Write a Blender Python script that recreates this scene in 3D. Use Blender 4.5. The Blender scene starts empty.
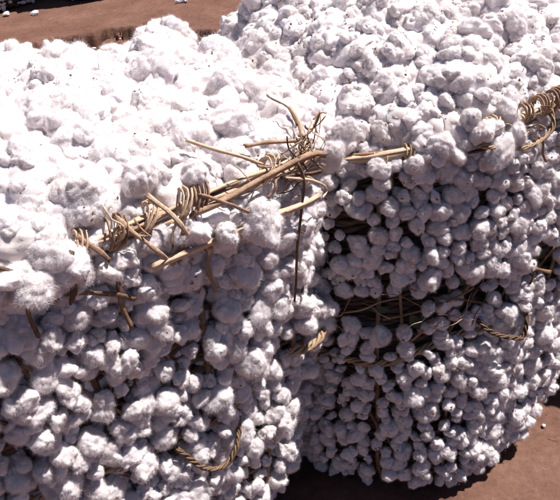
import bpy, bmesh, math, random
import numpy as np
from mathutils import Matrix, Vector

# ------------------------------------------------------------------ camera, sky, sun, exposure
scene = bpy.context.scene
COL = scene.collection
CAM_H, PITCH, ROLL, FPX = 1.75, math.radians(32), math.radians(-7), 720.0
_F = np.array([0, math.cos(PITCH), -math.sin(PITCH)])
_R0 = np.array([1.0, 0, 0]); _U0 = np.cross(_R0, _F)
_R = _R0*math.cos(ROLL) + _U0*math.sin(ROLL)
_U = -_R0*math.sin(ROLL) + _U0*math.cos(ROLL)
cd = bpy.data.cameras.new('camera')
cam = bpy.data.objects.new('camera', cd); COL.objects.link(cam)
cd.sensor_width = 36; cd.lens = 36*FPX/560; cd.clip_end = 500; cd.clip_start = 0.02
cam.matrix_world = Matrix(((_R[0], _U[0], -_F[0], 0), (_R[1], _U[1], -_F[1], 0),
                           (_R[2], _U[2], -_F[2], CAM_H), (0, 0, 0, 1)))
scene.camera = cam

SUN_AZ = math.radians(9)      # measured from +X towards +Y
SUN_EL = math.radians(63)
world = bpy.data.worlds.new('World'); scene.world = world; world.use_nodes = True
wn = world.node_tree
bg = wn.nodes['Background']
sky = wn.nodes.new('ShaderNodeTexSky'); sky.sky_type = 'NISHITA'; sky.sun_disc = False
sky.sun_elevation = SUN_EL; sky.sun_rotation = math.pi/2 - SUN_AZ
sky.air_density = 0.55; sky.dust_density = 0.6; sky.altitude = 1200
wn.links.new(sky.outputs[0], bg.inputs[0]); bg.inputs[1].default_value = 0.05
sl = bpy.data.lights.new('sun', 'SUN'); sl.energy = 5.0; sl.angle = math.radians(0.5)
sl.color = (1.0, 0.955, 0.90)
sun = bpy.data.objects.new('sun', sl); COL.objects.link(sun)
sv = Vector((math.cos(SUN_EL)*math.cos(SUN_AZ), math.cos(SUN_EL)*math.sin(SUN_AZ), math.sin(SUN_EL)))
sun.rotation_euler = sv.to_track_quat('Z', 'Y').to_euler()
sun.location = (4, 3, 6)
scene.view_settings.view_transform = 'Standard'
scene.view_settings.look = 'None'
scene.view_settings.gamma = 1.0
scene.view_settings.exposure = 0.92
scene.view_settings.use_curve_mapping = False
scene.render.engine = 'CYCLES'
scene.cycles.max_bounces = 8; scene.cycles.diffuse_bounces = 3
scene.cycles.use_denoising = True
scene.cycles.use_adaptive_sampling = True; scene.cycles.adaptive_threshold = 0.05

rng = np.random.default_rng(7)
random.seed(7)

# ------------------------------------------------------------------ numeric helpers
def _hash(i, j, k, seed):
    n = (i.astype(np.int64)*374761393 + j.astype(np.int64)*668265263 + k.astype(np.int64)*2147483647 + seed*1274126177) & 0xffffffff
    n = ((n ^ (n >> 13))*1274126177) & 0xffffffff
    n = ((n ^ (n >> 16))*2246822519) & 0xffffffff
    return ((n ^ (n >> 15)) & 0xffff)/65535.0
def vnoise(p, seed=0):
    p = np.asarray(p, float); f = np.floor(p); w = p-f; w = w*w*(3-2*w); f = f.astype(np.int64)
    out = 0
    for a in (0, 1):
        for b in (0, 1):
            for c in (0, 1):
                wt = (w[:, 0] if a else 1-w[:, 0])*(w[:, 1] if b else 1-w[:, 1])*(w[:, 2] if c else 1-w[:, 2])
                out = out + wt*_hash(f[:, 0]+a, f[:, 1]+b, f[:, 2]+c, seed)
    return out*2-1
def fbm(p, octv=3, seed=0):
    s = 0; a = 1.0; q = np.asarray(p, float)
    for o in range(octv):
        s = s + a*vnoise(q, seed+o*17); q = q*2.03+11.7; a *= 0.5
    return s
def smooth(a, b, x):
    t = np.clip((x-a)/(b-a), 0, 1); return t*t*(3-2*t)
def caps(p, cen, rad, chunk=4000):
    """height of the union of round caps of radius rad at centres cen"""
    out = np.zeros(len(p), np.float32); cen = cen.astype(np.float32); rad = rad.astype(np.float32); P = p.astype(np.float32)
    c2 = (cen**2).sum(1)
    for i in range(0, len(P), chunk):
        q = P[i:i+chunk]
        d2 = (q**2).sum(1)[:, None]+c2[None]-2*q@cen.T
        h = rad[None]*np.sqrt(np.clip(1-d2/(rad[None]**2), 0, None))
        out[i:i+chunk] = h.max(1)
    return out

# ------------------------------------------------------------------ mesh helpers
def mesh_np(name, v, faces, mat=None, shade=True):
    """faces: list of (n,k) int arrays"""
    me = bpy.data.meshes.new(name)
    v = np.asarray(v, np.float32)
    me.vertices.add(len(v)); me.vertices.foreach_set('co', v.ravel())
    faces = [np.asarray(f, np.int32) for f in faces if len(f)]
    nl = sum(f.size for f in faces); nf = sum(len(f) for f in faces)
    me.loops.add(nl); me.polygons.add(nf)
    me.loops.foreach_set('vertex_index', np.concatenate([f.ravel() for f in faces]))
    tot = np.concatenate([np.full(len(f), f.shape[1], np.int32) for f in faces])
    st = np.concatenate([[0], np.cumsum(tot)[:-1]]).astype(np.int32)
    me.polygons.foreach_set('loop_start', st); me.polygons.foreach_set('loop_total', tot)
    me.polygons.foreach_set('use_smooth', np.full(nf, shade))
    me.update(calc_edges=True); me.validate()
    if mat: me.materials.append(mat)
    return me
def add(name, me, parent=None, loc=None, kind=None):
    o = bpy.data.objects.new(name, me); COL.objects.link(o)
    if parent: o.parent = parent
    if loc is not None: o.location = loc
    if kind: o['kind'] = kind
    return o
def tag(o, label, cat, group=None):
    o['label'] = label; o['category'] = cat
    if group: o['group'] = group
    return o
class Geo:
    """collects vertices and faces for one mesh"""
    def __init__(s): s.v = []; s.q = []; s.t = []; s.n = 0
    def put(s, v, q=None, t=None):
        s.v.append(np.asarray(v, float))
        if q is not None and len(q): s.q.append(np.asarray(q)+s.n)
        if t is not None and len(t): s.t.append(np.asarray(t)+s.n)
        s.n += len(v)
    def mesh(s, name, mat, shade=True):
        f = []
        if s.q: f.append(np.concatenate(s.q))
        if s.t: f.append(np.concatenate(s.t))
        return mesh_np(name, np.concatenate(s.v), f, mat, shade)
def tube(g, pts, r, k=6, closed=False, flat=1.0, up=None):
    """tube through pts, radius r (scalar or per point); flat < 1 squashes it to a split cane"""
    P = np.asarray(pts, float); n = len(P); r = np.broadcast_to(np.asarray(r, float), (n,))
    if closed: T = np.roll(P, -1, 0)-np.roll(P, 1, 0)
    else: T = np.gradient(P, axis=0)
    T /= np.linalg.norm(T, axis=1)[:, None]+1e-9
    if up is None: ref = np.tile([0.13, 0.21, 0.97], (n, 1))
    else: ref = np.broadcast_to(np.asarray(up, float), (n, 3))
    A = np.cross(T, ref); bad = np.linalg.norm(A, axis=1) < 0.1
    A[bad] = np.cross(T[bad], [1, 0.1, 0]); A /= np.linalg.norm(A, axis=1)[:, None]+1e-9
    B = np.cross(A, T)
    an = np.arange(k)/k*2*np.pi
    V = P[:, None]+r[:, None, None]*(np.cos(an)[None, :, None]*A[:, None]+flat*np.sin(an)[None, :, None]*B[:, None])
    i = np.arange(n if closed else n-1)[:, None]; j = np.arange(k)[None]
    i2 = (i+1) % n; j2 = (j+1) % k
    q = np.stack([i*k+j, i*k+j2, i2*k+j2, i2*k+j], -1).reshape(-1, 4)
    V = V.reshape(-1, 3)
    if closed: g.put(V, q); return
    t = []
    V = np.concatenate([V, P[:1], P[-1:]])
    for a in range(k):
        t.append((n*k, (a+1) % k, a)); t.append((n*k+1, (n-1)*k+a, (n-1)*k+(a+1) % k))
    g.put(V, q, t)
def flute(g, pts, r, flat, up, seed, k=9):
    """a dry cane or splint: grooved along its length, with ragged ends"""
    rs = np.random.default_rng(seed); P = np.asarray(pts); n = len(P); g0 = Geo(); tube(g0, P, r, k, flat=flat, up=up)
    V = g0.v[0]; ring = V[:n*k].reshape(n, k, 3); j = 1+0.28*np.clip(rs.normal(size=(1, k, 1)), -1.6, 1.6)+0.05*rs.normal(size=(n, k, 1))
    ring = P[:, None]+(ring-P[:, None])*j
    L = np.linalg.norm(P[-1]-P[-2]); d0 = (P[0]-P[1])/np.linalg.norm(P[0]-P[1]); d1 = (P[-1]-P[-2])/L
    rm = float(np.mean(r)); ring[0] += d0*rs.uniform(-0.4, 1.3, (k, 1))*rm; ring[-1] += d1*rs.uniform(-0.4, 1.6, (k, 1))*rm
    V = np.concatenate([ring.reshape(-1, 3), V[n*k:]]); g.put(V, g0.q[0], g0.t[0])
def curve(pts, n=16):
    """Catmull-Rom through pts"""
    P = np.asarray(pts, float)
    if len(P) == 2:
        t = np.linspace(0, 1, n)[:, None]; return P[0]*(1-t)+P[1]*t
    Q = np.concatenate([2*P[:1]-P[1:2], P, 2*P[-1:]-P[-2:-1]]); out = []
    m = len(P)-1; per = max(2, n//m)
    for s in range(m):
        t = np.linspace(0, 1, per, endpoint=(s == m-1))[:, None]; a, b, c, d = Q[s:s+4]
        out.append(0.5*((2*b)+(c-a)*t+(2*a-5*b+4*c-d)*t*t+(3*b-a-3*c+d)*t**3))
    return np.concatenate(out)
def ico(sub):
    bm = bmesh.new(); bmesh.ops.create_icosphere(bm, subdivisions=sub, radius=1)
    v = np.array([x.co[:] for x in bm.verts]); f = np.array([[x.index for x in p.verts] for p in bm.faces]); bm.free()
    return v, f
ICO = {s: ico(s) for s in (2, 3, 4, 5)}

# ------------------------------------------------------------------ materials
def new_mat(name):
    m = bpy.data.materials.new(name); m.use_nodes = True
    nt = m.node_tree; b = nt.nodes['Principled BSDF']
    return m, nt, b
def N(nt, kind, **kw):
    n = nt.nodes.new(kind)
    for k, v in kw.items():
        if k in n.inputs: n.inputs[k].default_value = v
        else: setattr(n, k, v)
    return n
def ramp(nt, stops):
    r = nt.nodes.new('ShaderNodeValToRGB'); e = r.color_ramp.elements
    while len(e) < len(stops): e.new(0.5)
    for el, (p, c) in zip(e, stops): el.position = p; el.color = (*c, 1)
    return r
def mat_cotton(name, c0, c1):
    m, nt, b = new_mat(name)
    co = N(nt, 'ShaderNodeNewGeometry')
    n1 = N(nt, 'ShaderNodeTexNoise', Scale=22.0, Detail=3.0)
    nt.links.new(co.outputs['Position'], n1.inputs['Vector'])
    r = ramp(nt, [(0.3, c0), (0.62, c1)])
    nt.links.new(n1.outputs['Fac'], r.inputs['Fac'])
    nt.links.new(r.outputs['Color'], b.inputs['Base Color'])
    n2 = N(nt, 'ShaderNodeTexNoise', Scale=260.0, Detail=5.0, Roughness=0.7, Distortion=1.2)
    n3 = N(nt, 'ShaderNodeTexNoise', Scale=75.0, Detail=3.0, Roughness=0.6, Distortion=0.8)
    nt.links.new(co.outputs['Position'], n2.inputs['Vector']); nt.links.new(co.outputs['Position'], n3.inputs['Vector'])
    b1 = N(nt, 'ShaderNodeBump', Strength=0.25, Distance=0.005); nt.links.new(n3.outputs['Fac'], b1.inputs['Height'])
    b2 = N(nt, 'ShaderNodeBump', Strength=0.4, Distance=0.0022); nt.links.new(n2.outputs['Fac'], b2.inputs['Height'])
    nt.links.new(b1.outputs['Normal'], b2.inputs['Normal']); nt.links.new(b2.outputs['Normal'], b.inputs['Normal'])
    b.inputs['Roughness'].default_value = 1.0; b.inputs['Specular IOR Level'].default_value = 0.0
    b.inputs['Sheen Weight'].default_value = 0.12; b.inputs['Sheen Roughness'].default_value = 0.6
    b.inputs['Subsurface Weight'].default_value = 0.6
    b.inputs['Subsurface Radius'].default_value = (1.0, 0.93, 0.88); b.inputs['Subsurface Scale'].default_value = 0.012
    return m
COTTON = mat_cotton('raw_cotton', (0.665, 0.595, 0.580), (0.715, 0.655, 0.685))
FIBRE, _nt, _b = new_mat('cotton_fibre')
_d = N(_nt, 'ShaderNodeBsdfDiffuse', Color=(0.76, 0.70, 0.715, 1)); _t = N(_nt, 'ShaderNodeBsdfTranslucent', Color=(0.76, 0.70, 0.715, 1))
_m = N(_nt, 'ShaderNodeMixShader', Fac=0.25); _nt.links.new(_d.outputs[0], _m.inputs[1]); _nt.links.new(_t.outputs[0], _m.inputs[2])
_nt.links.new(_m.outputs[0], _nt.nodes['Material Output'].inputs['Surface'])
def mat_cane(name, c0, c1, c2):
    m, nt, b = new_mat(name)
    g = N(nt, 'ShaderNodeNewGeometry'); oi = N(nt, 'ShaderNodeObjectInfo')
    n1 = N(nt, 'ShaderNodeTexNoise', Scale=30.0, Detail=5.0, Roughness=0.7)
    n2 = N(nt, 'ShaderNodeTexNoise', Scale=190.0, Detail=3.0, Roughness=0.7, Distortion=0.6)
    nt.links.new(g.outputs['Position'], n1.inputs['Vector']); nt.links.new(g.outputs['Position'], n2.inputs['Vector'])
    mx = N(nt, 'ShaderNodeMath', operation='MULTIPLY_ADD'); mx.inputs[1].default_value = 0.45
    nt.links.new(oi.outputs['Random'], mx.inputs[0])
    ms = N(nt, 'ShaderNodeMath', operation='MULTIPLY'); ms.inputs[1].default_value = 0.7
    nt.links.new(n1.outputs['Fac'], ms.inputs[0]); nt.links.new(ms.outputs[0], mx.inputs[2])
    m2 = N(nt, 'ShaderNodeMath', operation='MULTIPLY_ADD'); m2.inputs[1].default_value = 0.5
    nt.links.new(n2.outputs['Fac'], m2.inputs[0]); nt.links.new(mx.outputs[0], m2.inputs[2])
    r = ramp(nt, [(0.42, c0), (0.72, c1), (1.0, c2)])
    nt.links.new(m2.outputs[0], r.inputs['Fac']); nt.links.new(r.outputs['Color'], b.inputs['Base Color'])
    bp = N(nt, 'ShaderNodeBump', Strength=0.5, Distance=0.002); nt.links.new(n2.outputs['Fac'], bp.inputs['Height'])
    nt.links.new(bp.outputs['Normal'], b.inputs['Normal'])
    b.inputs['Roughness'].default_value = 0.62; b.inputs['Specular IOR Level'].default_value = 0.3
    return m
CANE = mat_cane('dry_cane', (0.09, 0.047, 0.030), (0.29, 0.180, 0.120), (0.50, 0.355, 0.255))
ROPE = mat_cane('twisted_fibre_rope', (0.040, 0.022, 0.013), (0.14, 0.083, 0.050), (0.36, 0.24, 0.15))
WICKER = mat_cane('weathered_wicker', (0.030, 0.015, 0.010), (0.095, 0.052, 0.032), (0.24, 0.145, 0.09))
WEAVE = mat_cane('old_wicker_weave', (0.018, 0.010, 0.007), (0.055, 0.030, 0.020), (0.13, 0.075, 0.045))
BIT, _nt, _b = new_mat('dry_leaf_bit'); _b.inputs['Base Color'].default_value = (0.13, 0.055, 0.03, 1); _b.inputs['Roughness'].default_value = 0.9
LEAF, _nt, _b = new_mat('dark_leaf'); _b.inputs['Base Color'].default_value = (0.022, 0.040, 0.022, 1); _b.inputs['Roughness'].default_value = 0.85
_n = N(_nt, 'ShaderNodeTexNoise', Scale=40.0, Detail=3.0); _g = N(_nt, 'ShaderNodeNewGeometry'); _nt.links.new(_g.outputs['Position'], _n.inputs['Vector'])
_r = ramp(_nt, [(0.35, (0.016, 0.030, 0.018)), (0.65, (0.05, 0.06, 0.03))]); _nt.links.new(_n.outputs['Fac'], _r.inputs['Fac']); _nt.links.new(_r.outputs['Color'], _b.inputs['Base Color'])
def mat_soil():
    m, nt, b = new_mat('red_earth')
    g = N(nt, 'ShaderNodeNewGeometry')
    n1 = N(nt, 'ShaderNodeTexNoise', Scale=2.2, Detail=6.0, Roughness=0.6)
    n2 = N(nt, 'ShaderNodeTexNoise', Scale=38.0, Detail=7.0, Roughness=0.72)
    n3 = N(nt, 'ShaderNodeTexNoise', Scale=300.0, Detail=3.0, Roughness=0.7)
    for n in (n1, n2, n3): nt.links.new(g.outputs['Position'], n.inputs['Vector'])
    a = N(nt, 'ShaderNodeMath', operation='MULTIPLY_ADD'); a.inputs[1].default_value = 0.55
    h = N(nt, 'ShaderNodeMath', operation='MULTIPLY'); h.inputs[1].default_value = 0.5
    nt.links.new(n1.outputs['Fac'], h.inputs[0]); nt.links.new(n2.outputs['Fac'], a.inputs[0]); nt.links.new(h.outputs[0], a.inputs[2])
    r = ramp(nt, [(0.36, (0.092, 0.044, 0.032)), (0.55, (0.148, 0.077, 0.057)), (0.72, (0.200, 0.113, 0.087))])
    nt.links.new(a.outputs[0], r.inputs['Fac']); nt.links.new(r.outputs['Color'], b.inputs['Base Color'])
    b1 = N(nt, 'ShaderNodeBump', Strength=0.7, Distance=0.012); nt.links.new(n2.outputs['Fac'], b1.inputs['Height'])
    b2 = N(nt, 'ShaderNodeBump', Strength=0.6, Distance=0.002); nt.links.new(n3.outputs['Fac'], b2.inputs['Height'])
    nt.links.new(b1.outputs['Normal'], b2.inputs['Normal']); nt.links.new(b2.outputs['Normal'], b.inputs['Normal'])
    b.inputs['Roughness'].default_value = 0.95; b.inputs['Specular IOR Level'].default_value = 0.1
    return m
SOIL = mat_soil()

# ------------------------------------------------------------------ the ground: one sheet with an eroded gully behind the baskets
def axis(lo, hi, fine0, fine1, step, grow=1.25):
    a = list(np.arange(fine0, fine1+1e-6, step)); s = step
    while a[-1] < hi: s *= grow; a.append(a[-1]+s)
    s = step
    while a[0] > lo: s *= grow; a.insert(0, a[0]-s)
    return np.array(a)
def edge_y(x):            # the far lip of the gully
    return np.interp(x, [-4, -2.4, -2, -1.5, -1.1, -0.8, -0.5, 0, 1.5], [6.75, 7.0, 7.1, 7.25, 7.3, 7.1, 6.85, 6.6, 6.5]) + 0.03*np.sin(x*13+1)
def ground():
    xs = axis(-140, 140, -3.2, 1.2, 0.022); ys = np.concatenate([axis(-140, 0.8, 0.8, 2.4, 0.02)[:-1], np.arange(2.5, 5.4, 0.1), np.arange(5.4, 7.5, 0.018), axis(7.5, 140, 7.5, 8.0, 0.05)])
    ys = np.unique(np.round(ys, 4)); ys = ys[np.concatenate([[True], np.diff(ys) > 0.004])]
    X, Y = np.meshgrid(xs, ys); x, y = X.ravel(), Y.ravel()
    P = np.stack([x, y, 0*x], 1)
    z = 0.012*fbm(P*1.3, 3, 3) + 0.009*fbm(P*7, 4, 9) + 0.005*fbm(P*24, 3, 21)
    e = edge_y(x) + 0.05*fbm(P*5, 3, 31)+0.035*fbm(P*22, 2, 33)
    d = e-y                                      # distance in front of the lip
    inside = smooth(-0.02, 0.07, d)*(1-smooth(0.5, 1.4, d))*smooth(-3.1, -1.6, x+0.2*fbm(P*3, 2, 5))*(1-smooth(1.0, 1.6, x))
    rough = 0.07*fbm(P*6.5, 4, 41)+0.03*fbm(P*19, 3, 43)
    z = z + inside*(-0.22+rough)
    y2 = y + smooth(0.0, 0.03, d)*(1-smooth(0.05, 0.16, d))*0.02*inside      # the lip overhangs a little
    n, mcols = len(ys), len(xs)
    i = np.arange(n-1)[:, None]*mcols+np.arange(mcols-1)[None]; i = i.ravel()
    me = mesh_np('ground', np.stack([x, y2, z], 1), [np.stack([i, i+1, i+1+mcols, i+mcols], 1)], SOIL)
    o = add('ground', me); o['kind'] = 'structure'; o['label'] = 'bare red-brown earth with an eroded gully behind the baskets'
    return o
ground()
def clods():
    g = Geo()
    def put(x, y, z, s):
        v, f = ICO[3] if s > 0.008 else ICO[2]
        sh = np.array([rng.uniform(.7, 1.4), rng.uniform(.7, 1.4), rng.uniform(.45, .9)])*s
        q = v*(1+0.35*fbm(v*1.6+rng.uniform(0, 50, 3), 3, 3))[:, None]*sh
        a = rng.uniform(0, 6.28); c, sn = math.cos(a), math.sin(a)
        g.put(np.stack([q[:, 0]*c-q[:, 1]*sn+x, q[:, 0]*sn+q[:, 1]*c+y, q[:, 2]+z], 1), None, f)
    for k in range(620):
        x = rng.uniform(-2.6, 0.9); d = abs(rng.normal(0.2, 0.28))+0.05
        put(x, float(edge_y(np.array(x)))-d, -0.17+0.07*rng.random(), 0.012+0.070*rng.random()**2.5)
    for k in range(700):
        put(rng.uniform(-0.2, 1.6), rng.uniform(0.9, 2.3), 0.0, 0.0015+0.008*rng.random()**4)
    o = add('soil_clods', g.mesh('soil_clods', SOIL)); o['kind'] = 'stuff'; o['label'] = 'loose clods of red earth in the gully and small pebbles'; o['category'] = 'soil'
clods()

# ------------------------------------------------------------------ cotton tufts: lobed, creased, with loose fibres
def fibres(P, Nn, count, l0, l1, w, rs):
    """thin loose fibre slivers standing off a surface"""
    idx = rs.integers(0, len(P), count); p = P[idx]; n = Nn[idx]
    t = rs.normal(size=(count, 3)); t -= n*(t*n).sum(1)[:, None]; t /= np.linalg.norm(t, axis=1)[:, None]
    up = np.where(rs.random((count, 1)) < 0.6, rs.uniform(0.7, 2.2, (count, 1)), rs.uniform(0.05, 0.6, (count, 1)))
    d = t+n*up; d /= np.linalg.norm(d, axis=1)[:, None]
    s = np.cross(d, n); s /= np.linalg.norm(s, axis=1)[:, None]
    L = l0+(l1-l0)*rs.random((count, 1))**2
    b = p-n*0.02
    mid = b+d*L*0.5; tip = mid+(d*0.6+n*rs.uniform(-0.45, 0.6, (count, 1))+s*rs.normal(0, 0.6, (count, 1)))*L*0.5
    w = w*np.where(up > 0.65, 0.75, 1.0)
    V = np.stack([b-s*w, b+s*w, mid+s*w*0.8, mid-s*w*0.8, tip], 1).reshape(-1, 3)
    k = np.arange(count)[:, None]*5
    return V, k+np.array([[0, 1, 2, 3]]), k+np.array([[3, 2, 4]])
def sabs(x): return np.sqrt(x*x+0.012)-0.05
def tuft_shape(seed, sub, clumpy):
    rs = np.random.default_rng(seed); v, f = ICO[sub]
    L = rs.integers(4, 8)
    c = rs.normal(size=(L, 3)); c /= np.linalg.norm(c, axis=1)[:, None]
    if clumpy: c *= rs.uniform(0.34, 0.60, (L, 1)); R = np.linalg.norm(c, axis=1)+rs.uniform(0.04, 0.22, L)
    else: c *= rs.uniform(0.20, 0.36, (L, 1)); R = np.linalg.norm(c, axis=1)+rs.uniform(0.22, 0.40, L)
    off = rs.uniform(0, 90, 3); rough = 1.0 if clumpy else 0.7
    d = v+0.16*np.stack([fbm(v*2.2+off+i*7, 2, i) for i in range(3)], 1); d /= np.linalg.norm(d, axis=1)[:, None]
    dc = d@c.T; disc = R[None]**2-(c**2).sum(1)[None]+dc**2
    ex = dc+np.sqrt(np.clip(disc, 0, None))
    k = 14.0; r = np.log(np.exp(k*ex).mean(1)*L)/k
    m = 40; e = rs.normal(size=(m, 3)); e /= np.linalg.norm(e, axis=1)[:, None]
    ii = np.argmax(v@e.T, 0); re = r[ii]; c2 = d[ii]*(re*rs.uniform(0.74, 0.84, m))[:, None]; R2 = re*rs.uniform(0.22, 0.36, m)
    dc = d@c2.T; disc = R2[None]**2-(c2**2).sum(1)[None]+dc**2
    ex2 = np.where(disc > 0, dc+np.sqrt(np.clip(disc, 0, None)), 0); ex2[dc < 0] = 0
    k = 16.0; r = np.log(np.exp(k*r)+np.exp(k*ex2).sum(1))/k
    r = r*(1+0.13*fbm(v*1.3+off, 2, 2)+rough*(0.12*sabs(fbm(v*2.7+off, 2, 3))+0.05*sabs(fbm(d*6+off, 1, 5))+0.014*vnoise(d*14+off, 8)+0.008*vnoise(d*29+off, 9)))
    for _ in range(2 if clumpy else 0):          # ends drawn out
        a = rs.normal(size=3); a /= np.linalg.norm(a); an = np.arccos(np.clip(v@a, -1, 1)); r = r*(1+rs.uniform(0.1, 0.4)*np.exp(-(an/rs.uniform(0.4, 0.7))**2))
    P = v*r[:, None]*rs.uniform(0.85, 1.2, 3)
    P /= np.percentile(np.linalg.norm(P, axis=1), 90)
    return P, f
def vnormals(P, f):
    n = np.cross(P[f[:, 1]]-P[f[:, 0]], P[f[:, 2]]-P[f[:, 0]]); out = np.zeros_like(P)
    for i in range(3): np.add.at(out, f[:, i], n)
    return out/(np.linalg.norm(out, axis=1)[:, None]+1e-12)
NV = 16                                       # the first half roundish bolls, the second half loose clumps
TUFT_MESH = []; TUFT_TINY = []
TUFTS = bpy.data.collections.new('tuft_shapes')
for s in range(NV):
    P, f = tuft_shape(100+s, 5, s >= NV//2); rs = np.random.default_rng(s)
    V, q, t = fibres(P, vnormals(P, f), 13000, *((0.08, 0.38) if s < NV//2 else (0.06, 0.30)), 0.0031, rs)
    me = mesh_np('cotton_tuft', np.concatenate([P, V]), [f, q+len(P), t+len(P)], COTTON)
    me.materials.append(FIBRE)
    mi = np.ones(len(me.polygons), np.int32); mi[:len(f)] = 0; me.polygons.foreach_set('material_index', mi)
    TUFT_MESH.append(me)
    TUFTS.objects.link(bpy.data.objects.new('tuft_shape_%02d' % s, me))
    TUFT_TINY.append(tuft_shape(100+s, 3, s >= NV//2))
def scatter_group():
    """tufts past counting: shapes set on the points of a mesh"""
    ng = bpy.data.node_groups.new('scatter_tufts', 'GeometryNodeTree')
    ng.interface.new_socket('Geometry', in_out='INPUT', socket_type='NodeSocketGeometry')
    ng.interface.new_socket('Geometry', in_out='OUTPUT', socket_type='NodeSocketGeometry')
    gi = ng.nodes.new('NodeGroupInput'); go = ng.nodes.new('NodeGroupOutput'); ip = ng.nodes.new('GeometryNodeInstanceOnPoints')
    ci = ng.nodes.new('GeometryNodeCollectionInfo'); ci.inputs['Collection'].default_value = TUFTS
    ci.inputs['Separate Children'].default_value = True; ci.inputs['Reset Children'].default_value = True
    ip.inputs['Pick Instance'].default_value = True
    def attr(nm, dt):
        n = ng.nodes.new('GeometryNodeInputNamedAttribute'); n.data_type = dt; n.inputs['Name'].default_value = nm; return n.outputs['Attribute']
    er = ng.nodes.new('FunctionNodeEulerToRotation')
    ng.links.new(attr('tuft_rot', 'FLOAT_VECTOR'), er.inputs[0]); ng.links.new(er.outputs[0], ip.inputs['Rotation'])
    ng.links.new(attr('tuft_scale', 'FLOAT_VECTOR'), ip.inputs['Scale']); ng.links.new(attr('tuft_shape', 'INT'), ip.inputs['Instance Index'])
    ng.links.new(gi.outputs[0], ip.inputs['Points']); ng.links.new(ci.outputs[0], ip.inputs['Instance']); ng.links.new(ip.outputs[0], go.inputs[0])
    return ng
SCATTER = scatter_group()

def rand_rot(rs):
    q = rs.normal(size=4); q /= np.linalg.norm(q); w, x, y, z = q
    return np.array([[1-2*(y*y+z*z), 2*(x*y-z*w), 2*(x*z+y*w)], [2*(x*y+z*w), 1-2*(x*x+z*z), 2*(y*z-x*w)], [2*(x*z-y*w), 2*(y*z+x*w), 1-2*(x*x+y*y)]])

# ------------------------------------------------------------------ baskets
class Basket:
    def __init__(s, cx, cy, rot, a, b, n, h, base, shift=(0, 0), bulge=0.02, seed=1, tilt=0.0, pw=1.0):
        s.pw = pw
        s.c = np.array([cx, cy]); s.rot = rot; s.a = a; s.b = b; s.n = n; s.h = h; s.base = base; s.shift = shift; s.bulge = bulge; s.seed = seed; s.tilt = tilt
        ph = np.linspace(0, 2*np.pi, 2001); x, y = s.plan(ph, 1.0)
        L = np.concatenate([[0], np.cumsum(np.hypot(np.diff(x), np.diff(y)))]); s.per = L[-1]; s.tab = (L/L[-1], ph)
    def plan(s, ph, k):
        n = 2.1+(s.n-2.1)*k**s.pw
        c, sn = np.cos(ph), np.sin(ph)
        return s.a*np.sign(c)*np.abs(c)**(2/n), s.b*np.sign(sn)*np.abs(sn)**(2/n)
    def prof(s, z):
        u = np.clip(z/s.h, 0, 1.2)
        k = s.base+(1-s.base)*smooth(-0.15, 1.0, u)+s.bulge*np.sin(np.pi*np.clip(u*1.05, 0, 1))
        return k*(1-0.16*(1-np.clip(u/0.16, 0, 1))**2)
    def raw(s, t, z):
        t = np.asarray(t, float) % 1; z = np.broadcast_to(np.asarray(z, float), t.shape)
        ph = np.interp(t, *s.tab); u = np.clip(z/s.h, 0, 1)
        x, y = s.plan(ph, u); k = s.prof(z)
        w = 1+0.018*np.sin(ph*5+u*6+s.seed)+0.014*np.sin(ph*9-u*11+s.seed*2)+0.012*np.sin(u*17+ph*3)
        x = x*k*w+s.shift[0]*(1-u); y = y*k*w+s.shift[1]*(1-u)
        zz = z+s.tilt*x*u
        return np.stack([x, y, zz], -1)
    def wall(s, t, z, out=0.0):
        t = np.asarray(t, float); z = np.broadcast_to(np.asarray(z, float), t.shape)
        p = s.raw(t, z); e = 0.006
        du = s.raw(t+e, z)-s.raw(t-e, z); dv = s.raw(t, z+0.02)-s.raw(t, z-0.02)
        n = np.cross(du, dv); n /= np.linalg.norm(n, axis=-1)[..., None]+1e-12
        return p+n*np.asarray(out)[..., None] if np.ndim(out) else p+n*out, n
    def world(s, p):
        c, sn = math.cos(s.rot), math.sin(s.rot); p = np.asarray(p)
        return np.stack([p[..., 0]*c-p[..., 1]*sn+s.c[0], p[..., 0]*sn+p[..., 1]*c+s.c[1], p[..., 2]], -1)
    def to_local(s, p):
        c, sn = math.cos(s.rot), math.sin(s.rot); p = np.asarray(p, float); q = p[..., :2]-s.c
        return np.stack([q[..., 0]*c+q[..., 1]*sn, -q[..., 0]*sn+q[..., 1]*c, p[..., 2]], -1)
    def empty(s, name):
        o = bpy.data.objects.new(name, None); COL.objects.link(o); o.empty_display_size = 0.2
        o.location = (s.c[0], s.c[1], 0); o.rotation_euler = (0, 0, s.rot); return o
def view(B, p, n):
    """cosine to the photographer's side, and frame position"""
    w = B.world(p)-np.array([0, 0, CAM_H]); d = np.linalg.norm(w, axis=-1)
    c, sn = math.cos(B.rot), math.sin(B.rot)
    nw = np.stack([n[..., 0]*c-n[..., 1]*sn, n[..., 0]*sn+n[..., 1]*c, n[..., 2]], -1)
    cosv = -(nw*w).sum(-1)/d
    f = w@_F; X = 280+FPX*(w@_R)/f; Y = 250-FPX*(w@_U)/f
    return cosv, X, Y, d, f

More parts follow.
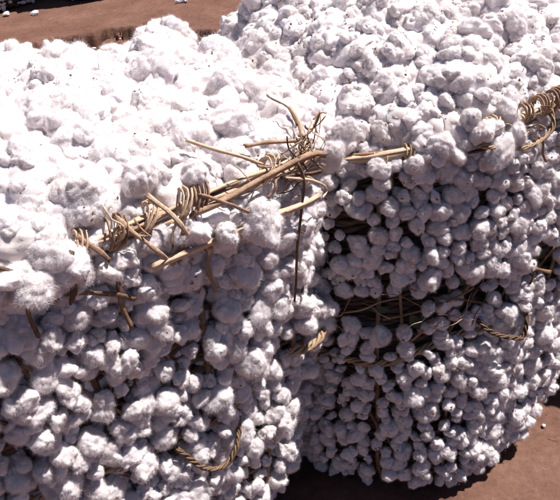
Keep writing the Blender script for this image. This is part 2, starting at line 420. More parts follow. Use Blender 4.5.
def rope(g, path, R, strands=3, pitch=0.05, r=None, k=5):
    P = np.asarray(path); T = np.gradient(P, axis=0); T /= np.linalg.norm(T, axis=1)[:, None]
    A = np.cross(T, [0.1, 0.2, 0.97]); A /= np.linalg.norm(A, axis=1)[:, None]; Bn = np.cross(A, T)
    L = np.concatenate([[0], np.cumsum(np.linalg.norm(np.diff(P, axis=0), axis=1))])
    for s in range(strands):
        a = 2*np.pi*(L/pitch+s/strands)
        a = a+0.5*np.sin(L*41+s*2.1+len(P))+0.3*np.sin(L*97+s)
        tube(g, P+R*(1+0.3*np.sin(L*63+s*2.6))[:, None]*(np.cos(a)[:, None]*A+np.sin(a)[:, None]*Bn), (r or R*0.85)*(1+0.15*np.sin(L*90+s*2)), k)

def make_basket(B, label, group, hoops, lite=False, n_stakes=34, rim=(0.0062, 0.0048, 0.0052, 0.0045, 0.004, 0.004, 0.0045)):
    root = B.empty('cotton_basket'); tag(root, label, 'basket', group)
    # dense weave of thin wickers behind the stakes
    g = Geo(); rows = 30 if lite else 84; nt = 150 if lite else 300
    for i in range(rows):
        z = 0.02+(B.h-0.05)*i/(rows-1)+rng.normal(0, 0.003)
        t = np.arange(nt)/nt
        wig = np.sin(t*np.pi*n_stakes*2+(i % 2)*np.pi)
        p, n = B.wall(t, z+0.006*np.sin(t*40+i*1.7), -0.012+0.007*wig)
        tube(g, p, (0.010 if lite else 0.0058)*(1+0.2*np.sin(t*60+i)), 4, closed=True, flat=1.25)
    bt = [B.wall(np.arange(60)/60, z, -0.03)[0]*np.array([1, 1, 0])+np.array([0, 0, 0.012]) for z in (0.02,)]
    V = np.concatenate([bt[0], bt[0].mean(0)[None]]); g.put(V, None, [(60, i, (i+1) % 60) for i in range(60)])
    add('weave', g.mesh('weave', WEAVE), root, kind='stuff')
    # upright stakes
    for i in range(n_stakes):
        t = (i+rng.uniform(-0.2, 0.2))/n_stakes
        z = np.linspace(0.03, B.h*rng.uniform(0.93, 1.0), 12)
        lean = rng.normal(0, 0.004)
        p, n = B.wall(t+lean*np.linspace(0, 1, 12), z, 0.005+0.006*rng.random()*np.sin(z*20+i))
        g = Geo(); flute(g, p, rng.uniform(0.004, 0.0068), 0.6, n, i, 7); add('stake', g.mesh('stake', WICKER), root)
    if not lite:
        # slanting split canes that lock the stakes
        for i in range(56):
            t0 = rng.random(); z0 = rng.uniform(0.05, B.h*0.75); L = rng.uniform(0.18, 0.42); s = rng.choice([-1, 1])*rng.uniform(0.25, 1.0)
            u = np.linspace(0, 1, 12); zz = z0+L*0.62*u; tt = t0+s*L*0.75*u/B.per
            ok = zz < B.h*0.99
            if ok.sum() < 4: continue
            p, n = B.wall(tt[ok], zz[ok], 0.013+0.004*np.sin(u[ok]*9+i))
            g = Geo(); flute(g, p, rng.uniform(0.003, 0.0055), 0.45, n, i, 7); add('split_cane', g.mesh('split_cane', WICKER), root)
    # rope hoops
    for z, R, sl in hoops:
        t = np.linspace(0, 1, 260); p, n = B.wall(t, z+0.010*np.sin(t*30)+0.006*np.sin(t*77)-sl*np.cos((t-0.55)*2*np.pi), 0.012+0.006*np.sin(t*55))
        g = Geo(); rope(g, p, R*0.62, 4, 0.10, R*0.42); add('hoop', g.mesh('hoop', ROPE), root)
    # rim: a bundle of canes
    for k in range(len(rim)):
        t = np.linspace(0, 1, 240)
        a = k*2.4+t*16+0.8*np.sin(t*31+k); w = 0.0 if k == 0 else 0.012
        p, n = B.wall(t, B.h+w*np.sin(a)+0.003*np.sin(t*90+k), 0.012+w*np.cos(a))
        g = Geo(); tube(g, p, rim[k]*(1+0.15*np.sin(t*140+k)+0.12*np.sin(t*310+k*2)), 7, flat=0.75); add('rim_cane', g.mesh('rim_cane', CANE), root)
    return root

def coil(B, t, z, R, turns=3.2, r=0.0035, pitch=0.008, slant=0.0, out=0.011, wide=1.0):
    """a lashing wound round the rim at perimeter position t"""
    n = int(turns*14); a = np.linspace(0, turns*2*np.pi, n)
    adv = (np.arange(n)/n-0.5)*turns*pitch
    tt = t+(adv+slant*np.sin(a)*R)/B.per
    p, nn = B.wall(tt, z+R*wide*np.sin(a), out+R*np.cos(a))
    ax = B.wall(tt+0.004, z)[0]-B.wall(tt-0.004, z)[0]; cen = B.wall(tt, np.full(n, z), out)[0]
    g = Geo(); tube(g, p+0.0012*np.sin(np.arange(n)*1.7)[:, None]*nn, r*(1+0.2*np.sin(a*1.3+t*300)), 6, flat=0.4, up=p-cen); return g

# ------------------------------------------------------------------ cotton in the baskets
def wall_tufts(B, spacing, size, depth=1, bare=(), only_front=False, seed=3, zlo=0.04, mix=1.0, cluster=1.0, jit=0.34):
    """tufts pushing out between the wickers; returns dict list"""
    rs = np.random.default_rng(seed); out = []
    for layer in range(depth):
        nz = int((B.h-zlo)/(spacing*0.88)); 
        for iz in range(nz):
            z = zlo+(iz+0.5)*(B.h-zlo-0.01)/nz
            k = float(B.prof(np.array(z))); m = max(8, int(B.per*k/spacing))
            for it in range(m):
                t = (it+0.5*(iz % 2)+0.25*layer+rs.uniform(-jit, jit))/m
                zz = z+rs.uniform(-jit, jit)*spacing
                out.append((t % 1, zz, layer, rs.random(4)))
    T = np.array([o[0] for o in out]); Z = np.array([o[1] for o in out]); La = np.array([o[2] for o in out]); U = np.array([o[3] for o in out])
    keep = np.ones(len(T), bool)
    for (t0, t1, z0, z1, pr) in bare:
        keep &= ~((T > t0) & (T < t1) & (Z > z0) & (Z < z1) & (U[:, 3] < pr))
    T, Z, La, U = T[keep], Z[keep], La[keep], U[keep]
    W = B.wall(T, Z)[0]; cl = fbm(W*9.0, 2, seed); keep = ~((cl < -0.28) & (La == 0) & (U[:, 3] < 0.75*cluster))
    T, Z, La, U, cl = T[keep], Z[keep], La[keep], U[keep], cl[keep]
    s = size*(1+0.22*cl*cluster)*(0.72+0.62*U[:, 0]**1.4)*np.where(La > 0, 0.85, 1.0)
    o = np.where(La > 0, -0.022, 0.004)+0.016*U[:, 1]+s*0.25+0.016*cl*cluster*(La == 0)
    p, n = B.wall(T, Z, o)
    return [dict(p=p[i], n=n[i], s=s[i], v=int(U[i, 2]*NV*mix) % NV) for i in range(len(T))]

def place_tufts(B, root, items, maxn=300, lite=False, seed=5):
    rs = np.random.default_rng(seed)
    p = np.array([i['p'] for i in items]); n = np.array([i['n'] for i in items]); s = np.array([i['s'] for i in items])
    cosv, X, Y, d, f = view(B, p, n)
    vis = (cosv > -0.12) & (X > -20) & (X < 580) & (Y > -20) & (Y < 520) & (f > 0)
    score = np.where(vis, s/d*(0.35+np.clip(cosv, 0, 1)), -1)
    order = np.argsort(-score); chosen = set(order[:maxn].tolist()) if not lite else set()
    g = Geo(); loose = []
    for i, it in enumerate(items):
        Rm = rand_rot(rs); sc = it['s']*rs.uniform(0.82, 1.2, 3)
        if i in chosen and score[i] > 0:
            o = bpy.data.objects.new('tuft', TUFT_MESH[it['v']]); COL.objects.link(o); o.parent = root
            M = Matrix(((Rm*sc[None]).tolist())).to_4x4(); M.translation = Vector(it['p']); o.matrix_local = M
        elif not lite and (cosv[i] > -0.6 or d[i] < 2.2) and X[i] > -80 and X[i] < 640 and Y[i] < 580:
            loose.append((it['p'], Matrix(Rm.tolist()).to_euler()[:], sc, it['v']))
        else:
            P3, f3 = TUFT_TINY[it['v']]; g.put((P3*sc)@Rm.T+it['p'], None, f3)
    if g.n: add('back_tufts', g.mesh('back_tufts', COTTON), root, kind='stuff')
    if loose:
        me = bpy.data.meshes.new('small_tufts'); me.vertices.add(len(loose))
        me.vertices.foreach_set('co', np.array([l[0] for l in loose], np.float32).ravel())
        for nm, k in (('tuft_rot', 1), ('tuft_scale', 2)):
            at = me.attributes.new(nm, 'FLOAT_VECTOR', 'POINT'); at.data.foreach_set('vector', np.array([l[k] for l in loose], np.float32).ravel())
        at = me.attributes.new('tuft_shape', 'INT', 'POINT'); at.data.foreach_set('value', np.array([l[3] for l in loose], np.int32))
        o = add('small_tufts', me, root, kind='stuff'); m = o.modifiers.new('scatter', 'NODES'); m.node_group = SCATTER

def make_mound(B, root, dome, peaks, lumps, Nr=190, Nph=560, edge=None, seed=11, lite=False, amp=(1.0, 1.0, 1.0), nf=60000):
    """the overflowing top: a dome over the rim outline, swollen into lumps"""
    rs = np.random.default_rng(seed)
    r = np.linspace(0, 1, Nr)**0.8; t = np.arange(Nph)/Nph
    rim, _ = B.wall(t, B.h, 0.0)
    e = (edge(t) if edge else 0*t)
    Rg, Tg = np.meshgrid(r, np.arange(Nph), indexing='ij'); ti = Tg.ravel(); rr = Rg.ravel()
    x = rim[ti, 0]*rr*(1+e[ti]*rr**3); y = rim[ti, 1]*rr*(1+e[ti]*rr**3)
    z = rim[ti, 2]*rr**2+B.h*(1-rr**2)+dome*(1-rr**3.2)-0.012-0.10*smooth(0.93, 1.0, rr)*np.clip(e[ti]*14, 0, 1)
    z = z-0.075*smooth(0.88, 1.0, rr)*np.clip(-e[ti]*40, 0, 1)
    for (px, py, ph, pr) in peaks:
        z = z+ph*np.exp(-((x-px)**2+(y-py)**2)/pr**2)*(1-rr**6)
    P = np.stack([x, y, z], 1)
    i0 = (np.arange(Nr-1)[:, None]*Nph+np.arange(Nph)[None]); i1 = np.arange(Nr-1)[:, None]*Nph+(np.arange(Nph)[None]+1) % Nph
    q = np.stack([i0, i1, i1+Nph, i0+Nph], -1).reshape(-1, 4)
    tri = np.concatenate([q[:, [0, 2, 1]], q[:, [0, 3, 2]]])
    def nrm(P):
        n = vnormals(P, tri)
        n[n[:, 2] < -0.2] *= -1
        return n
    nn = nrm(P)
    W = np.stack([fbm(P*16+k*9.1, 2, k+seed) for k in range(3)], 1)
    Q = P+0.012*W
    for li, (sp, rad, hgt) in enumerate(lumps):
        m = int(4*B.a*B.b/(sp*sp)); pick = rs.integers(0, len(P), m*3)
        c = P[pick]; wgt = rr[pick]; c = c[rs.random(len(c)) < np.clip(wgt, 0.05, 1)][:m]
        c = c+rs.normal(size=c.shape)*rad*0.25
        R = rad*rs.uniform(0.65, 1.35, len(c))
        if lite: R = R*1.3
        P = P+nn*(hgt*amp[li]*caps(Q, c, R))[:, None]
        nn = nrm(P); Q = P+0.006*np.stack([fbm(P*45+k*5.3, 1, k+li*3+seed) for k in range(3)], 1)
    P = P+nn*(0.0032*fbm(P*70, 3, seed))[:, None]
    g = Geo(); g.put(P, q)
    # skirt down inside the basket so the mass is solid
    low, _ = B.wall(t, B.h-0.16, -0.03); k0 = (Nr-1)*Nph
    g2 = np.concatenate([P[k0:], low]); ii = np.arange(Nph); jj = (ii+1) % Nph
    g.put(g2, np.stack([ii, jj, jj+Nph, ii+Nph], 1))
    add('mound', g.mesh('mound', COTTON), root)
    return P, nn, rr

def top_tufts(P, nn, rr, spacing, size, seed, sink=0.25, mix0=0.0):
    """tufts lying on the mound, thinned to an even spacing"""
    rs = np.random.default_rng(seed); cand = rs.permutation(np.where((rr > 0.02) & (rr < 0.975) & (nn[:, 2] > 0.1))[0])[:30000]
    w = rr[cand]; cand = cand[rs.random(len(cand)) < np.clip(w, 0.08, 1)]
    cell = {}; out = []
    for i in cand:
        p = P[i]; k = tuple((p//spacing).astype(int)); okk = True
        for a in (-1, 0, 1):
            for b in (-1, 0, 1):
                for c in (-1, 0, 1):
                    for q in cell.get((k[0]+a, k[1]+b, k[2]+c), ()):
                        if ((q-p)**2).sum() < spacing*spacing: okk = False
        if not okk: continue
        cell.setdefault(k, []).append(p); s = size*(0.7+0.6*rs.random()**1.8)
        out.append(dict(p=p-nn[i]*s*(sink+rs.uniform(-0.35, 0.25)), n=nn[i], s=s, v=int((mix0+(1-mix0)*rs.random())*NV) % NV))
    return out
def core(B, root):
    """the packed cotton inside the wickers"""
    g = Geo(); rows = 14; nt = 120; V = []
    for i in range(rows):
        z = 0.05+(B.h-0.09)*i/(rows-1); V.append(B.wall(np.arange(nt)/nt, z, -0.05)[0])
    V = np.concatenate(V); i = np.arange(rows-1)[:, None]*nt; j = np.arange(nt)[None]; j2 = (j+1) % nt
    g.put(V, np.stack([i+j, i+j2, i+nt+j2, i+nt+j], -1).reshape(-1, 4))
    add('packed_core', g.mesh('packed_core', COTTON), root)

def bits(B, root, pts, nrm, count, seed, smin=0.0012, smax=0.0046):
    rs = np.random.default_rng(seed); idx = rs.integers(0, len(pts), count); g = Geo()
    # a third of the bits gather in small dirty patches
    for k in idx:
        p = pts[k]; n = nrm[k]; a = np.cross(n, rs.normal(size=3)); a /= np.linalg.norm(a)+1e-9; b = np.cross(n, a)
        for m in range(1 if rs.random() < 0.7 else rs.integers(2, 6)):
            o = p+n*0.0015+(a*rs.normal()+b*rs.normal())*0.008*(m > 0)
            L = rs.uniform(smin, smax); w = L*rs.uniform(0.3, 0.9); th = rs.uniform(0, 6.28); u = a*math.cos(th)+b*math.sin(th); v = np.cross(n, u)
            V = [o-u*L, o-v*w+n*L*0.5, o+u*L*rs.uniform(.6, 1.3), o+v*w+n*L*0.3, o+n*L*0.9]
            g.put(V, None, [(0, 1, 4), (1, 2, 4), (2, 3, 4), (3, 0, 4)])
    add('leaf_bits', g.mesh('leaf_bits', BIT, False), root, kind='stuff')

LUMPS_L = [(0.12, 0.085, 0.45), (0.060, 0.042, 0.5), (0.030, 0.020, 0.4)]
LUMPS_R = [(0.13, 0.080, 0.35), (0.045, 0.032, 0.5), (0.024, 0.016, 0.4)]

BL = Basket(-0.50, 1.48, math.radians(30), 0.55, 0.42, 3.6, 1.13, 0.82, (0, 0), 0.02, 1)
BR = Basket(0.45, 1.98, math.radians(23), 0.53, 0.47, 3.2, 1.09, 0.80, (-0.175, -0.165), 0.01, 4, 0.10, 2.5)
GB, GH = 'wicker baskets of cotton', 'heaps of cotton in baskets'
def rangefn(t, spans, inside, outside, soft=0.012):
    w = 0*t
    for a, b in spans: w = np.maximum(w, smooth(a-soft, a+soft, t)*(1-smooth(b-soft, b+soft, t)))
    return outside+(inside-outside)*w
def clear_rim(B, items, spans):
    """no tuft sits on the rim where the canes lie open"""
    t = np.linspace(0, 1, 600); rim = B.wall(t, B.h)[0]; keep = []
    for it in items:
        d = np.linalg.norm(rim-it['p'], axis=1); k = int(d.argmin())
        if d[k] < 0.016+it['s']*0.55 and any(a < t[k] < b for a, b in spans) and it['p'][2] > B.h-0.05+B.tilt*it['p'][0]: continue
        keep.append(it)
    return keep
def spill(B, spans, size, seed, per=0.026):
    rs = np.random.default_rng(seed); out = []
    for a, b in spans:
        for t in np.arange(a, b, per/B.per):
            for _ in range(2):
                s = size*rs.uniform(0.7, 1.25); p, n = B.wall(np.array([t+rs.normal(0, 0.004)]), B.h+rs.uniform(-0.06, 0.05), rs.uniform(0.005, 0.04))
                nn = n[0]+np.array([0, 0, 0.6]); out.append(dict(p=p[0], n=nn/np.linalg.norm(nn), s=s, v=int(rs.random()*NV)))
    return out
def under_rim(B, t0, t1, z0, z1, count, size, seed, off=0.006):
    rs = np.random.default_rng(seed); t = rs.uniform(t0, t1, count); z = rs.uniform(z0, z1, count); s = size*rs.uniform(0.75, 1.3, count)
    p, n = B.wall(t, z, off+0.02*rs.random(count)); return [dict(p=p[i], n=n[i], s=s[i], v=int(rs.random()*NV)) for i in range(count)]
def cane(B, root, pts, r, mat=None, flat=1.0, name='loose_cane', n=18, taper=0.0):
    """pts: (place along the wall, height, distance off it)"""
    c = curve(pts, n); p, nn = B.wall(c[:, 0], c[:, 1], c[:, 2]); u = np.linspace(0, 1, len(p))
    r = r*0.80
    wob = np.stack([np.sin(u*7+pts[0][1]*90+q)*0.0022 for q in (0, 2, 4)], 1)
    g = Geo(); flute(g, p+wob, 0.88*r*(1-taper*u)*(1+0.10*np.sin(u*11+pts[0][1]*60)+0.14*np.exp(-((u-0.55)/0.03)**2)), flat, nn, int(pts[0][0]*1e4+pts[0][1]*977))
    return add(name, g.mesh(name, mat or CANE), root)

# --- left basket
rootL = make_basket(BL, 'wicker basket in the left foreground with broken canes on its rim', GB, [(0.60, 0.010, 0.0)])
heapL = BL.empty('cotton_heap'); tag(heapL, 'raw white cotton heaped in the left foreground basket and bulging through its wickers', 'cotton', GH)
OPEN_L = [(0.728, 0.885)]
PL, NL, RL = make_mound(BL, heapL, 0.135, [(0.04, 0.24, 0.05, 0.09), (0.26, 0.20, -0.10, 0.085), (0.38, 0.10, 0.10, 0.08)], LUMPS_L, edge=lambda t: rangefn(t, OPEN_L, -0.04, 0.035), seed=11)
core(BL, heapL)
itL = wall_tufts(BL, 0.043, 0.0265, depth=2, seed=21, cluster=0.8, bare=[(0.67, 0.80, 0.57, 0.63, 0.6)])
itL += clear_rim(BL, top_tufts(PL, NL, RL, 0.046, 0.046, 41, 0.82, 0.4), OPEN_L)+top_tufts(PL, NL, RL, 0.040, 0.036, 43, 0.75, 0.4)+spill(BL, [(0.63, 0.682), (0.700, 0.722)], 0.032, 51)+under_rim(BL, 0.60, 0.90, 0.97, 1.10, 75, 0.026, 53)+under_rim(BL, 0.73, 0.885, 1.130, 1.165, 64, 0.029, 54, -0.06)
place_tufts(BL, heapL, itL)
ok = view(BL, PL, NL)[0] > 0
bits(BL, heapL, np.array([i['p']+i['n']*i['s']*0.97 for i in itL]), np.array([i['n'] for i in itL]), 800, 31)
for t, z, R, turns, sl in ((0.7295, 1.140, 0.020, 2.2, 0.5), (0.7494, 1.140, 0.022, 3.2, 0.4), (0.7669, 1.142, 0.021, 2.2, 0.9), (0.7874, 1.142, 0.022, 2.2, 0.8), (0.7976, 1.143, 0.022, 3.2, 0.5),
                        (0.845, 1.140, 0.019, 2.2, 0.7)):
    add('binding', coil(BL, t, z, R*1.2, turns, 0.0048, 0.009, sl, 0.014).mesh('binding', CANE), rootL)
for pts, r, m, fl in (
    ([(0.7908, 1.132, .04), (0.8164, 1.135, .045), (0.842, 1.145, .05), (0.8645, 1.150, .05), (0.877, 1.125, .05)], 0.0075, CANE, 0.8),
    ([(0.8063, 1.235, -.03), (0.8242, 1.200, .01), (0.8397, 1.165, .035)], 0.0055, CANE, 0.6),
    ([(0.763, 1.060, .045), (0.7801, 1.066, .055), (0.837, 1.063, .058), (0.8522, 1.063, .060), (0.8659, 1.064, .062)], 0.0080, CANE, 0.8),
    ([(0.8573, 1.145, .05), (0.8595, 1.102, .06), (0.8576, 1.046, .06), (0.8551, 0.961, .055), (0.8545, 0.825, .05)], 0.0042, WICKER, 1.0),
    ([(0.892, 1.205, -.02), (0.877, 1.160, .01), (0.867, 1.144, .03)], 0.0085, CANE, 0.9),
    ([(0.838, 1.195, -.01), (0.852, 1.185, .0), (0.866, 1.176, .02)], 0.0060, CANE, 0.9),
    ([(0.8477, 1.131, .045), (0.8699, 1.108, .055)], 0.0050, WICKER, 0.8),
    ([(0.8495, 1.130, .05), (0.8639, 1.100, .06), (0.8758, 1.058, .06), (0.872, 1.046, .055)], 0.0036, CANE, 0.8),
    ([(0.8395, 1.107, .055), (0.8459, 1.135, .05)], 0.0052, CANE, 0.5),
    ([(0.7986, 1.156, .04), (0.8143, 1.126, .055), (0.8361, 1.069, .055)], 0.0042, CANE, 0.6),
    ([(0.7718, 1.185, .02), (0.781, 1.135, .055), (0.7909, 1.084, .055)], 0.0065, CANE, 0.35),
    ([(0.7509, 1.169, .03), (0.765, 1.107, .06), (0.7776, 1.046, .05)], 0.0060, CANE, 0.4),
    ([(0.7304, 1.162, .03), (0.7409, 1.116, .055)], 0.0055, CANE, 0.5),
    ([(0.7235, 1.154, .055), (0.7147, 1.060, .055)], 0.0062, WICKER, 0.6),
    ([(0.7846, 1.115, .05), (0.7814, 1.030, .045)], 0.0060, WICKER, 0.7),
    ([(0.6850, 1.172, .03), (0.6912, 1.162, .045), (0.6985, 1.138, .05), (0.7090, 1.078, .05)], 0.0080, WICKER, 0.6),
    ([(0.6967, 1.123, .055), (0.6921, 1.020, .05)], 0.0065, WICKER, 0.5),
    ([(0.7090, 1.078, .04), (0.735, 1.040, .045), (0.75, 1.0, .04)], 0.0070, WICKER, 0.6),
    ([(0.742, 1.06, .04), (0.741, 0.95, .045)], 0.0065, WICKER, 0.6),
    ([(0.805, 1.07, .04), (0.800, 1.00, .05), (0.803, 0.94, .045)], 0.0045, WICKER, 0.7)):
    cane(BL, rootL, pts, r, m, fl)
def straws(B, root, count, t0, t1, z0, z1, seed):
    rs = np.random.default_rng(seed)
    for k in range(count):
        t = rs.uniform(t0, t1); z = rs.uniform(z0, z1); L = rs.uniform(0.03, 0.12); a = rs.choice([0.15, 0.4, -0.3, 1.2, -1.0, 2.0])+rs.normal(0, 0.25)
        u = np.linspace(-0.5, 0.5, 4); b = rs.normal(0, 0.010)
        cane(B, root, [(t+L*q*math.cos(a)/B.per, z+L*q*math.sin(a)+b*q*q*4, 0.03+0.018*rs.random()+0.02*q*rs.normal()) for q in u], rs.uniform(0.0014, 0.0032), CANE if rs.random() < 0.75 else WICKER, rs.uniform(0.35, 0.8), 'straw', 10, 0.3)
straws(BL, rootL, 16, 0.735, 0.885, 1.085, 1.150, 7)
straws(BL, rootL, 9, 0.84, 0.885, 1.10, 1.17, 8)
# curled thin twigs at the broken corner
for k in range(7):
    rs = np.random.default_rng(60+k); t0 = 0.872+rs.uniform(-0.006, 0.012); z0 = 1.165+rs.uniform(-0.015, 0.03); R = rs.uniform(0.012, 0.03); a0 = rs.uniform(0, 6.28); tw = rs.uniform(2.5, 5.5)
    pts = [(t0+R*math.cos(a0+tw*u)/BL.per*(0.6+u), z0+R*math.sin(a0+tw*u)*(0.6+u), 0.02+0.03*u+0.01*math.sin(a0+u*3)) for u in np.linspace(0, 1, 6)]
    cane(BL, rootL, pts, rs.uniform(0.0018, 0.0032), WICKER if k % 2 else CANE, 1.0, 'twig', 24, 0.4)
cane(BL, rootL, [(0.895, 1.235, -0.06), (0.885, 1.22, -0.03), (0.877, 1.185, 0.0)], 0.0024, WICKER, 1.0, 'twig')
g = Geo(); c = curve([(.818, .565, .03), (.808, .522, .055), (.7965, .492, .060), (.7776, .512, .055), (.758, .585, .03)], 60); rope(g, BL.wall(c[:, 0], c[:, 1], c[:, 2])[0], 0.0036, 4, 0.06, 0.0028)
add('handle', g.mesh('handle', ROPE), rootL)
g = Geo(); c = curve([(.868, .640, .03), (.880, .634, .050), (.893, .650, .045), (.897, .69, .02)], 40); rope(g, BL.wall(c[:, 0], c[:, 1], c[:, 2])[0], 0.0055, 4, 0.07, 0.0042)
add('handle', g.mesh('handle', ROPE), rootL)

# --- right basket
rootR = make_basket(BR, 'wicker basket standing behind on the right with a bare woven waist', GB, [(0.565, 0.010, 0.035)], rim=(0.0135, 0.0045, 0.0045, 0.004))
heapR = BR.empty('cotton_heap'); tag(heapR, 'raw white cotton heaped in the right basket and bulging through its wickers', 'cotton', GH)
OPEN_R = [(0.612, 0.656), (0.726, 0.80)]
PR, NR, RR = make_mound(BR, heapR, 0.22, [(-0.36, 0.22, 0.10, 0.22)], LUMPS_R, edge=lambda t: rangefn(t, OPEN_R, -0.035, 0.03)+rangefn(t, [(0.30, 0.55)], 0.07, 0, 0.05), seed=12)
core(BR, heapR)
itR = wall_tufts(BR, 0.0365, 0.0222, depth=1, seed=22, mix=0.75, cluster=0.15, jit=0.26, bare=[(0.60, 0.705, 0.630, 0.725, 0.85), (0.705, 0.785, 0.60, 0.68, 0.3), (0.755, 0.80, 0.64, 0.73, 0.95), (0.59, 0.69, 0.555, 0.60, 0.5), (0.58, 0.66, 0.03, 0.10, 0.6), (0.60, 0.62, 0.66, 0.72, 0.9)])
itR += clear_rim(BR, top_tufts(PR, NR, RR, 0.036, 0.033, 42, 0.80, 0.2), OPEN_R)+top_tufts(PR, NR, RR, 0.032, 0.026, 44, 0.75, 0.2)+spill(BR, [(0.657, 0.724)], 0.028, 52)+under_rim(BR, 0.60, 0.80, 1.085, 1.12, 56, 0.024, 55, -0.055)
place_tufts(BR, heapR, itR)
bits(BR, heapR, np.array([i['p']+i['n']*i['s']*0.97 for i in itR]), np.array([i['n'] for i in itR]), 1700, 32)
for t, z, R, turns, sl in ((0.630, 1.078, 0.020, 3.2, 0.2), (0.648, 1.085, 0.019, 2.2, 0.3), (0.668, 1.09, 0.02, 2.2, 0.3), (0.697, 1.095, 0.022, 4.2, 0.8), (0.703, 1.095, 0.021, 2.2, 0.9), (0.731, 1.10, 0.019, 2.2, 0.2), (0.745, 1.10, 0.021, 3.2, 0.3), (0.757, 1.10, 0.021, 4.2, 0.4)):
    add('binding', coil(BR, t, z, R*1.1, turns, 0.0042, 0.009, sl, 0.010).mesh('binding', CANE), rootR)
for pts, R in (([(.686, 1.09, .03), (.697, 1.07, .055), (.715, 1.045, .055), (.734, 1.04, .055), (.747, 1.06, .05), (.749, 1.10, .03)], 0.0065),
               ([(.6975, .585, .025), (.709, .548, .05), (.732, .522, .06), (.754, .515, .06), (.766, .548, .05), (.766, .58, .03)], 0.0080)):
    g = Geo(); c = curve(pts, 70); rope(g, BR.wall(c[:, 0], c[:, 1], c[:, 2])[0], R*0.48, 4, 0.06, R*0.36); add('handle', g.mesh('handle', ROPE), rootR)
for pts, r in (([(.705, 1.09, .04), (.715, 1.03, .05)], .004), ([(.735, 1.05, .05), (.745, .98, .045)], .004), ([(.69, 1.13, .0), (.70, 1.10, .04), (.708, 1.05, .04)], .005), ([(.66, 1.07, .03), (.70, 1.06, .04)], .005),
               ([(.63, .66, .03), (.69, .70, .03)], .004), ([(.66, .71, .03), (.70, .64, .03)], .004), ([(.76, .70, .03), (.79, .66, .03)], .005), ([(.765, .65, .035), (.785, .73, .03)], .004)):
    cane(BR, rootR, pts, r, WICKER, 0.7)
straws(BR, rootR, 26, 0.685, 0.79, 1.03, 1.11, 9); straws(BR, rootR, 14, 0.60, 0.70, 0.60, 0.74, 10)
for k in range(9):      # dark leaves caught in the bare waist
    rs = np.random.default_rng(80+k); t0 = rs.uniform(0.625, 0.70) if k < 6 else rs.uniform(0.76, 0.79); z0 = rs.uniform(0.635, 0.735)
    L = rs.uniform(0.016, 0.030); a = rs.uniform(0, 6.28); u, v = np.meshgrid(np.linspace(-1, 1, 6), np.linspace(-1, 1, 4)); u = u.ravel(); v = v.ravel()
    w = 0.45*(1-u*u*0.92); X = L*u; Yv = L*w*v
    p, n = BR.wall(t0+(X*math.cos(a)-Yv*math.sin(a))/BR.per, z0+X*math.sin(a)+Yv*math.cos(a), 0.012+0.006*rs.random()+0.10*L*(v*v+u*u))
    i = (np.arange(3)[:, None]*6+np.arange(5)[None]).ravel()
    add('leaf', mesh_np('leaf', p, [np.stack([i, i+1, i+7, i+6], 1)], LEAF), rootR)

# --- baskets farther off
def far_basket(cx, cy, rot, seed, lb, lh):
    B = Basket(cx, cy, rot, 0.56, 0.46, 3.0, 1.10, 0.82, (0, 0), 0.03, seed)
    r = make_basket(B, lb, GB, [(0.57, 0.010, 0.0)], lite=True, rim=(0.012, 0.007)); h = B.empty('cotton_heap'); tag(h, lh, 'cotton', GH)
    P, nn, rr = make_mound(B, h, 0.18, [], LUMPS_R, Nr=60, Nph=180, seed=seed, lite=True); core(B, h)
    place_tufts(B, h, wall_tufts(B, 0.052, 0.031, seed=seed)+top_tufts(P, nn, rr, 0.06, 0.045, seed), lite=True)
far_basket(-2.95, 9.02, math.radians(8), 71, 'shaded wicker basket whose foot shows in the top left corner', 'dim cotton bulging from the basket in the top left corner')
far_basket(-1.74, 9.10, math.radians(12), 72, 'shaded far wicker basket to the right of the top left corner one', 'dim cotton at the foot of the second far basket from the top left corner')
far_basket(1.78, 2.22, math.radians(20), 73, 'wicker basket just beyond the right edge that throws its shadow on the earth', 'cotton in the basket just beyond the right edge')

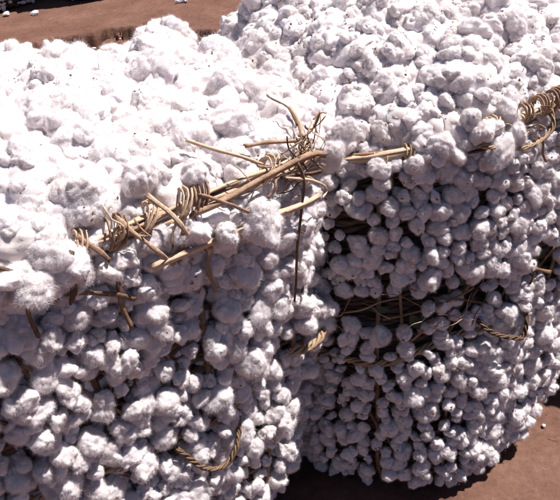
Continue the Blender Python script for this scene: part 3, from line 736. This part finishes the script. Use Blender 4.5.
# --- cotton dropped on the earth
for x, y, s, v, lb in ((-2.70, 8.40, 0.045, 9, 'small white cotton scrap on bare earth at the far left edge'), (-2.36, 8.28, 0.045, 3, 'tiny white cotton scrap on bare earth just below the dark far baskets'), (-0.72, 7.95, 0.062, 12, 'white cotton scrap on bare earth beyond the gully, left of the right heap')):
    o = add('cotton_scrap', TUFT_MESH[v]); o.location = (x, y, s*0.55); o.scale = (s, s*1.1, s*0.7); o.rotation_euler = (0.2, 0.1, x*3); tag(o, lb, 'cotton scrap', 'cotton scraps on the ground')
g = Geo(); rs = np.random.default_rng(9)
for k in range(46):
    x = rs.uniform(-2.2, 0.2); y = float(edge_y(np.array(x)))-rs.uniform(0.12, 0.8); P3, f3 = TUFT_TINY[k % NV]
    g.put(P3*rs.uniform(0.008, 0.026)*np.array([1, 1, 0.7])+np.array([x, y, -0.10+0.03*rs.random()]), None, f3)
for k in range(14):
    P3, f3 = TUFT_TINY[k % NV]; g.put(P3*rs.uniform(0.003, 0.007)+np.array([rs.uniform(0.3, 1.3), rs.uniform(1.0, 1.7), 0.004]), None, f3)
c = Geo()
for k in range(150):
    x, y = (rs.uniform(0.2, 1.5), rs.uniform(0.95, 2.0)) if k < 45 else (rs.uniform(-2.8, 0.3), rs.uniform(7.2, 8.6)); L = rs.uniform(0.006, 0.03)*(0.5 if k < 45 else 0.9); a = rs.uniform(0, 6.28); w = L*0.07
    d = np.array([math.cos(a), math.sin(a), 0]); n = np.array([-d[1], d[0], 0]); o = np.array([x, y, 0.012])
    c.put([o-d*L-n*w, o-d*L+n*w, o+d*L+n*w, o+d*L-n*w, o+np.array([0, 0, w*1.5])], None, [(0, 4, 1), (1, 4, 2), (2, 4, 3), (3, 4, 0)])
o = add('chaff', c.mesh('chaff', WICKER, False)); o['kind'] = 'stuff'; o['label'] = 'bits of dry straw and stalk strewn on the earth'; o['category'] = 'chaff'
o = add('cotton_crumbs', g.mesh('cotton_crumbs', COTTON)); o['kind'] = 'stuff'; o['label'] = 'scattered crumbs of white cotton lying in the gully'; o['category'] = 'cotton crumbs'
